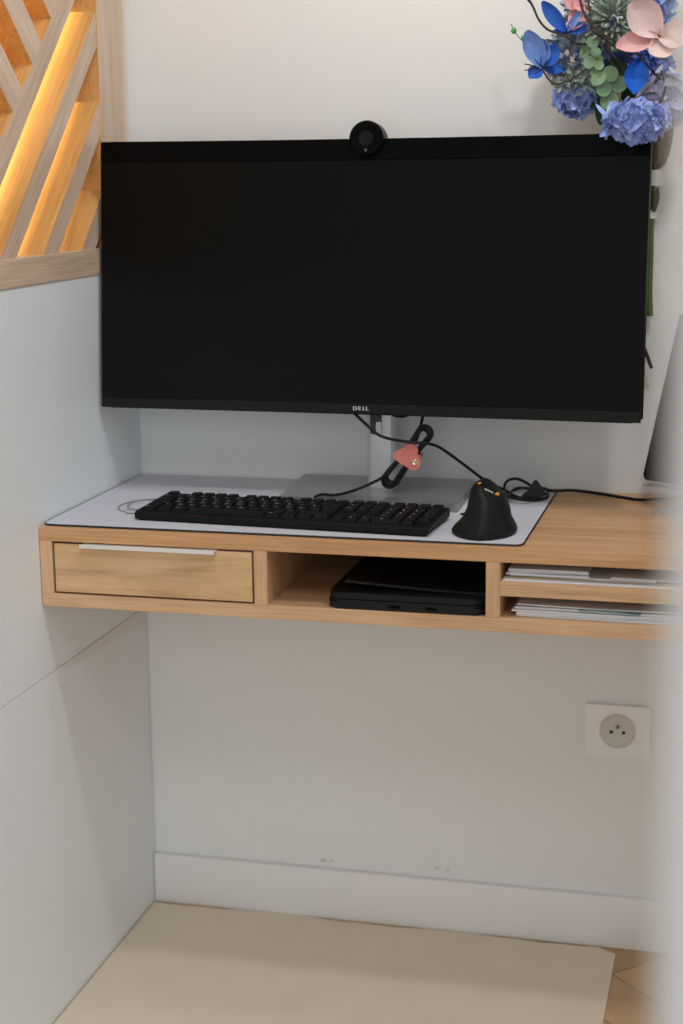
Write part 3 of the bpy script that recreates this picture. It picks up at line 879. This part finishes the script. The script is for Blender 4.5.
def bloom(c, r, n, m, size, seed, name='hydrangea_bloom', squash=(1, .8, 1), core=P_dark):
    rnd = random.Random(seed)
    c = V(c)
    bm = bmesh.new()
    for v in bmesh.ops.create_icosphere(bm, subdivisions=2, radius=r * .62)['verts']:
        v.co = c + V((v.co.x * squash[0], v.co.y * squash[1], v.co.z * squash[2]))
    root = obj(name, bm, core, BQ, smooth=True)
    for d in sphere_dirs(n, True, seed):
        rr = r * rnd.uniform(.82, 1.02)
        p = c + V((d.x * squash[0], d.y * squash[1], d.z * squash[2])) * rr
        n_ = (d + V((rnd.uniform(-.35, .35), rnd.uniform(-.35, .35), rnd.uniform(-.35, .35)))).normalized()
        t = n_.orthogonal().normalized(); b = n_.cross(t); a0 = rnd.uniform(0, PI)
        bm = bmesh.new()
        for k in range(4):
            a = a0 + k * PI / 2 + rnd.uniform(-.15, .15)
            add_petal(bm, p - n_ * size * .15, t * math.cos(a) + b * math.sin(a) + n_ * .18, n_, size * rnd.uniform(.85, 1.15), size * rnd.uniform(.85, 1.1), .16, rnd.uniform(-.05, .25), .62, 4, 4)
        obj('floret', bm, m, root, smooth=True, angle=80)
    return root

def ruffle(c, r, n, m, L, Wd, seed, name, squash=(1, .8, 1), curl=.35, core=P_dust):
    """bloom of many narrow curled petals"""
    rnd = random.Random(seed); c = V(c); bm = bmesh.new()
    for d in sphere_dirs(n, True, seed):
        p = c + V((d.x * squash[0], d.y * squash[1], d.z * squash[2])) * r * rnd.uniform(.35, .62)
        dd = (d + V((rnd.uniform(-.3, .3), rnd.uniform(-.3, .3), rnd.uniform(-.3, .3)))).normalized()
        side = V((rnd.uniform(-1, 1), rnd.uniform(-1, 1), rnd.uniform(-1, 1)))
        add_petal(bm, p, dd, side, L * rnd.uniform(.8, 1.2), Wd * rnd.uniform(.8, 1.2), .45, curl * rnd.uniform(-1, 1), .7, 4, 2)
    o = obj(name, bm, m, BQ, smooth=True, angle=80)
    return o

bloom((0.7960, -0.1950, 1.2820), .033, 56, P_hyd, .0215, 3, squash=(1.12, .8, .66))
bloom((0.8250, -0.1000, 1.3120), .036, 46, P_hyd2, .020, 5)
bloom((0.7960, -0.0500, 1.3530), .036, 46, P_hyd3, .020, 6)
bloom((0.7040, -0.0850, 1.3150), .024, 40, P_hyd, .017, 8, squash=(1.15, .7, .75))
bloom((0.7960, -0.0400, 1.4430), .032, 40, P_lblue, .020, 9)
bloom((0.7410, -0.0300, 1.3830), .040, 36, P_hyd3, .019, 10)
ruffle((0.6940, -0.0750, 1.3730), .040, 210, P_dust, .019, .011, 12, 'dusty_bloom')
ruffle((0.7040, -0.0850, 1.3370), .026, 110, P_dust2, .015, .010, 13, 'dusty_bloom', (1.2, .8, .9))
ruffle((0.7140, -0.0500, 1.4420), .036, 150, P_dust, .018, .011, 14, 'dusty_bloom')
ruffle((0.7550, -0.1050, 1.4200), .041, 420, P_chry, .020, .0054, 15, 'chrysanthemum', curl=.25)

def lily(C, petals, stamen=True, name='lily'):
    """petals: (tip, width, material, cup)"""
    C = V(C)
    bm = bmesh.new()
    add_lathe(bm, [(0, -.003), (.003, -.002), (.0034, .001), (0, .003)], 10, Matrix.Translation(C))
    r = obj(name, bm, P_twig, BQ, smooth=True)
    for tip, w, m, notch in petals:
        tip = V(tip); d = tip - C; bm = bmesh.new()
        up = V((0, -1, .25))
        add_petal(bm, C, d, up, d.length * 1.03, w, .22, -.10, 1.05, 9, 6, notch)
        obj('petal', bm, m, r, smooth=True, angle=80)
    if stamen:
        bm = bmesh.new()
        for k in range(7):
            a = k * .9; e = C + V((math.cos(a) * .021 - .004, -.014, math.sin(a) * .010))
            add_tube(bm, [C, C.lerp(e, .5) + V((0, -.003, 0)), e], .0008, 5)
        obj('stamen', bm, P_twig, r)
    return r
lily((0.6590, -0.1150, 1.3590), [((0.6390, -0.1300, 1.4070), .030, P_lblue, .0), ((0.6600, -0.1200, 1.3960), .024, P_lblue, 0), ((0.6840, -0.1200, 1.3860), .026, P_blue, .1), ((0.6430, -0.1250, 1.3430), .022, P_blue, 0), ((0.6850, -0.1050, 1.3540), .016, P_blue, 0)])
lily((0.6890, -0.1000, 1.4060), [((0.6570, -0.1150, 1.4450), .021, P_blue, 0), ((0.7130, -0.1100, 1.4310), .012, P_lblue, 0), ((0.7250, -0.1000, 1.4130), .017, P_blue, 0), ((0.6720, -0.1050, 1.4060), .010, P_blue, 0)], False)
lily((0.7930, -0.1250, 1.3650), [((0.7890, -0.1500, 1.3170), .034, P_bright, 0)], False)
lily((0.8190, -0.1500, 1.3930), [((0.7800, -0.1650, 1.4370), .048, P_pink, .05), ((0.7650, -0.1650, 1.3770), .030, P_pink2, 0), ((0.8660, -0.1650, 1.3910), .040, P_pink, .05), ((0.8330, -0.1650, 1.3610), .040, P_pink, .1)], False)
lily((0.7100, -0.0850, 1.4410), [((0.6830, -0.1000, 1.4570), .03, P_salmon, 0), ((0.7000, -0.1000, 1.4070), .026, P_salmon, 0), ((0.7240, -0.0900, 1.4140), .022, P_salmon, 0), ((0.6970, -0.1000, 1.4350), .024, P_salmon, 0)], False)

# eucalyptus sprig with round leaves
bm = bmesh.new()
add_tube(bm, smooth_path([(0.7150, -0.1100, 1.3970), (0.7290, -0.1200, 1.3720), (0.7450, -0.1250, 1.3470), (0.7600, -0.1250, 1.3230), (0.7740, -0.1200, 1.2990)], 6), .0013, 6)
eu = obj('eucalyptus_sprig', bm, P_euc, BQ, smooth=True)
def round_leaf(c, rad, tilt, seed):
    rnd = random.Random(seed); bm = bmesh.new(); c = V(c)
    n_ = V((rnd.uniform(-.5, .5), -1, rnd.uniform(-.3, .6))).normalized()
    t = n_.orthogonal().normalized(); b = n_.cross(t)
    ctr = bm.verts.new(c); pr = None; rings = []
    for f in (.5, 1):
        rings.append([bm.verts.new(c + (t * math.cos(2 * PI * k / 18) + b * math.sin(2 * PI * k / 18)) * rad * f - n_ * rad * -.18 * f * f) for k in range(18)])
    for k in range(18):
        l = (k + 1) % 18
        bm.faces.new((ctr, rings[0][k], rings[0][l])); bm.faces.new((rings[0][k], rings[1][k], rings[1][l], rings[0][l]))
    obj('leaf', bm, P_euc, eu, smooth=True, angle=80)
for i, (c, rad) in enumerate((((0.7280, -0.1250, 1.3890), .0085), ((0.7180, -0.1200, 1.3770), .0080), ((0.7330, -0.1300, 1.3760), .0080), ((0.7260, -0.1300, 1.3630), .0090), ((0.7380, -0.1300, 1.3660), .0075), ((0.7390, -0.1350, 1.3580), .0068), ((0.7180, -0.1200, 1.3870), .007),
        ((0.7550, -0.1350, 1.3470), .0112), ((0.7390, -0.1350, 1.3400), .0110), ((0.7660, -0.1300, 1.3330), .0115), ((0.7460, -0.1350, 1.3270), .0105), ((0.7540, -0.1300, 1.3110), .0130), ((0.7630, -0.1200, 1.2990), .0125), ((0.7350, -0.1300, 1.3500), .008))):
    round_leaf(c, rad, 0, i)
for i, (b_, t_, w) in enumerate((((0.7530, -0.0800, 1.3210), (0.7190, -0.1000, 1.3080), .034), ((0.7520, -0.0800, 1.3250), (0.7400, -0.1100, 1.2810), .030), ((0.7670, -0.0800, 1.3140), (0.7920, -0.0900, 1.3320), .024), ((0.7480, -0.0700, 1.3690), (0.7750, -0.0900, 1.3300), .03))):
    bm = bmesh.new(); d = V(t_) - V(b_); add_petal(bm, b_, d, (0, -1, .3), d.length, w, .15, .05, .9, 8, 4)
    obj('leaf', bm, P_dark, BQ, smooth=True, angle=80)
bm = bmesh.new(); d = V((0.7640, -0.2000, 1.2800)) - V((0.7380, -0.1600, 1.3060)); add_petal(bm, (0.7380, -0.1600, 1.3060), d, (.4, -1, .4), d.length, .008, .1, .0, .9); 
d = V((0.7490, -0.2100, 1.2620)) - V((0.7770, -0.1950, 1.2780)); add_petal(bm, (0.7770, -0.1950, 1.2780), d, (0, -1, .4), d.length, .012, .1, .0, .9)
obj('loose_petal', bm, P_hyd, BQ, smooth=True, angle=80)

# twigs
for pts, r0, r1 in (
    ([(0.6320, -0.1000, 1.4590), (0.6440, -0.1100, 1.4410), (0.6540, -0.1200, 1.4220), (0.6660, -0.1250, 1.4090), (0.6820, -0.1300, 1.4020), (0.6950, -0.1350, 1.3970), (0.7050, -0.1300, 1.3890), (0.7250, -0.1200, 1.3870)], .0017, .0015),
    ([(0.7100, -0.1300, 1.4500), (0.7160, -0.1400, 1.4310), (0.7270, -0.1500, 1.4140), (0.7430, -0.1550, 1.3990), (0.7620, -0.1550, 1.3880), (0.7820, -0.1550, 1.3790), (0.7980, -0.1550, 1.3640), (0.8090, -0.1500, 1.3510), (0.8230, -0.1400, 1.3370)], .0019, .0016),
    ([(0.7220, -0.1300, 1.4450), (0.7270, -0.1400, 1.4200), (0.7300, -0.1500, 1.4040), (0.7490, -0.1500, 1.3900), (0.7700, -0.1450, 1.3740), (0.7850, -0.1300, 1.3640)], .0013, .0013),
    ([(0.6620, -0.1300, 1.3540), (0.6700, -0.1350, 1.3420), (0.6810, -0.1400, 1.3350), (0.6980, -0.1400, 1.3380), (0.7130, -0.1350, 1.3480), (0.7250, -0.1200, 1.3590)], .0013, .0011),
    ([(0.8220, -0.1300, 1.3500), (0.8280, -0.1300, 1.3270), (0.8220, -0.1400, 1.3070), (0.8070, -0.1500, 1.3010), (0.7910, -0.1500, 1.3070)], .0012, .0012),
    ([(0.6440, -0.1100, 1.4430), (0.6390, -0.1100, 1.4470), (0.6350, -0.1100, 1.4520)], .0012, .001),
    ([(0.7470, -0.1300, 1.3890), (0.7560, -0.1300, 1.3730), (0.7700, -0.1300, 1.3570), (0.7750, -0.1300, 1.3380)], .0016, .0014),
    ([(0.7420, -0.1300, 1.3950), (0.7480, -0.1300, 1.3720), (0.7630, -0.1300, 1.3520), (0.7680, -0.1300, 1.3440)], .0014, .0012)):
    obj('twig', tube(pts, r0, 6, 6, False, r1), P_twig, BQ, smooth=True)
# bud sprig
b1 = obj('bud_sprig', tube([(0.6150, -0.1150, 1.4180), (0.6190, -0.1150, 1.4090), (0.6280, -0.1150, 1.3980), (0.6350, -0.1100, 1.3910)], .0006, 5), P_stem, BQ)
for c, r_ in (((0.6190, -0.1160, 1.4090), .0040), ((0.6320, -0.1140, 1.3990), .0034)):
    bm = bmesh.new()
    for v in bmesh.ops.create_icosphere(bm, subdivisions=2, radius=r_)['verts']: v.co = V(c) + V((v.co.x, v.co.y, v.co.z * 1.15))
    obj('bud', bm, P_bud, b1, smooth=True)

# dried sheath, stems and the tape that holds them
bm = bmesh.new()
for i in range(7):
    a = V((0.8090, -0.0220, 1.2210)) + V(((i - 3) * .0016, -.002 * (i % 3), 0)); b_ = V((0.8180, -0.0500, 1.2760)) + V(((i - 3) * .0055, -.006 * (i % 3), .004 * (i % 2)))
    add_petal(bm, a, b_ - a, (.2 * (i - 3), -1, 0), (b_ - a).length, .017, .3, .05, .6, 6, 4)
obj('dried_sheath', bm, P_dry, BQ, smooth=True, angle=80)
obj('stem', tube([(0.8070, -0.0200, 1.2210), (0.8060, -0.0180, 1.1750), (0.8070, -0.0160, 1.1040), (0.8070, -0.0150, 1.0460), (0.8090, -0.0150, 1.0080)], .0048, 10), P_stem, BQ, smooth=True)
obj('stem', tube([(0.7980, -0.0220, 1.2210), (0.7990, -0.0160, 1.1330), (0.8020, -0.0130, 1.0420)], .0032, 10), P_stem, BQ, smooth=True)
obj('stem', tube([(0.8110, -0.0200, 1.2040), (0.8100, -0.0140, 1.1540), (0.8100, -0.0120, 1.1040)], .0010, 6), P_stem, BQ, smooth=True)
o = obj('stem', tube([(0.7870, -0.0200, 1.0000), (0.8010, -0.0200, 0.9650), (0.8140, -0.0200, 0.9320)], .0028, 8), P_twig, BQ, smooth=True); tag(o, 'dark thin stem end')
bm = bmesh.new()
d = V((0.8090, -0.0160, 1.1610)) - V((0.8130, -0.0200, 1.1950)); add_petal(bm, (0.8150, -0.0260, 1.1940), d, (.3, -1, 0), d.length * 1.05, .010, .3, .0, .8)
d = V((0.8050, -0.0160, 1.1610)) - V((0.8040, -0.0200, 1.1950)); add_petal(bm, (0.8060, -0.0260, 1.1940), d, (-.2, -1, 0), d.length * 1.05, .012, .3, .0, .8)
obj('leaf', bm, P_stem, BQ, smooth=True, angle=80)
for (c, hw_, hh_) in ((V((0.8030, -0.0300, 1.2070)), .0155, .0112), (V((0.8020, -0.0260, 1.1550)), .0120, .0060)):
    bm = bmesh.new(); pr = []
    for k in range(13):
        a = PI * k / 12
        pr.append((c.x - math.cos(a) * hw_, c.y * (math.sin(a) ** .6) if 0 < k < 12 else -.0005))
    pts = [(x, y) for x, y in pr] + [(x, min(y + .0012, -.0002)) for x, y in reversed(pr)]
    add_prism(bm, [(x, y, c.z - hh_) for x, y in pts], (0, 0, 2 * hh_))
    o = obj('tape_band', bm, M_tape, BQ); tag(o, 'white tape band across the stems')
bm = bmesh.new(); c = V((0.8120, -0.0200, 1.1780))
add_tube(bm, [c + V((.014 * math.cos(2 * PI * k / 24), 0, .017 * math.sin(2 * PI * k / 24))) for k in range(24)], .0004, 5, True)
obj('wire_loop', bm, M_tape, BQ)

# ------------------------------------------------------------------ light
def area(name, loc, target, size, power, col, shape='SQUARE', size_y=None):
    d = bpy.data.lights.new(name, 'AREA'); d.energy = power; d.color = col; d.shape = shape; d.size = size
    if size_y: d.size_y = size_y
    o = bpy.data.objects.new(name, d); COL.objects.link(o); o.location = loc
    o.rotation_euler = (V(target) - V(loc)).to_track_quat('-Z', 'Y').to_euler()
    return o
area('ceiling_lamp', (1.15, -1.03, 2.5), (.9, -.9, 0), .14, 9.3, (1, 1, .985))
area('entrance_lamp', (1.0, -2.35, 2.5), (.8, -1.2, 0), .5, 14, (1, 1, .99))
area('wall_wash_lamp', (.52, -.50, 2.10), (.5, -.38, 0), .22, 2.3, (1, .985, .96))
area('window_daylight', (1.3, -4.2, 1.3), (.3, 0, .5), 2.2, 33, (.90, .96, 1))
area('warm_room_lamp', (-.90, -.32, 2.45), (-.05, -.30, 1.30), .30, 62, (1, .62, .17))
w = bpy.data.worlds.new('room_light'); SC.world = w; w.use_nodes = True
w.node_tree.nodes['Background'].inputs['Color'].default_value = (.95, .99, 1, 1)
w.node_tree.nodes['Background'].inputs['Strength'].default_value = .42

# ------------------------------------------------------------------ camera
cx, cy, cz, yaw, pit, roll, f = 0.960798, -2.451895, 1.220671, 0.2498236, -0.2057959, -0.0112921, 1631.167
F = V((-math.sin(yaw) * math.cos(pit), math.cos(yaw) * math.cos(pit), math.sin(pit)))
Rv = V((math.cos(yaw), math.sin(yaw), 0)); U_ = Rv.cross(F)
R2 = Rv * math.cos(roll) + U_ * math.sin(roll); U2 = U_ * math.cos(roll) - Rv * math.sin(roll)
cam = bpy.data.cameras.new('camera'); co = bpy.data.objects.new('camera', cam); COL.objects.link(co)
Mc = Matrix((R2, U2, -F)).transposed().to_4x4(); Mc.translation = V((cx, cy, cz))
co.matrix_world = Mc
cam.sensor_fit = 'AUTO'; cam.sensor_width = 36; cam.lens = f * 36 / 1024
cam.clip_start = .02
cam.dof.use_dof = True; cam.dof.focus_distance = 2.30; cam.dof.aperture_fstop = 3.0
SC.camera = co
vs_ = SC.view_settings
vs_.view_transform = 'Standard'; vs_.look = 'None'; vs_.gamma = 1; vs_.use_curve_mapping = False; vs_.exposure = 0.0
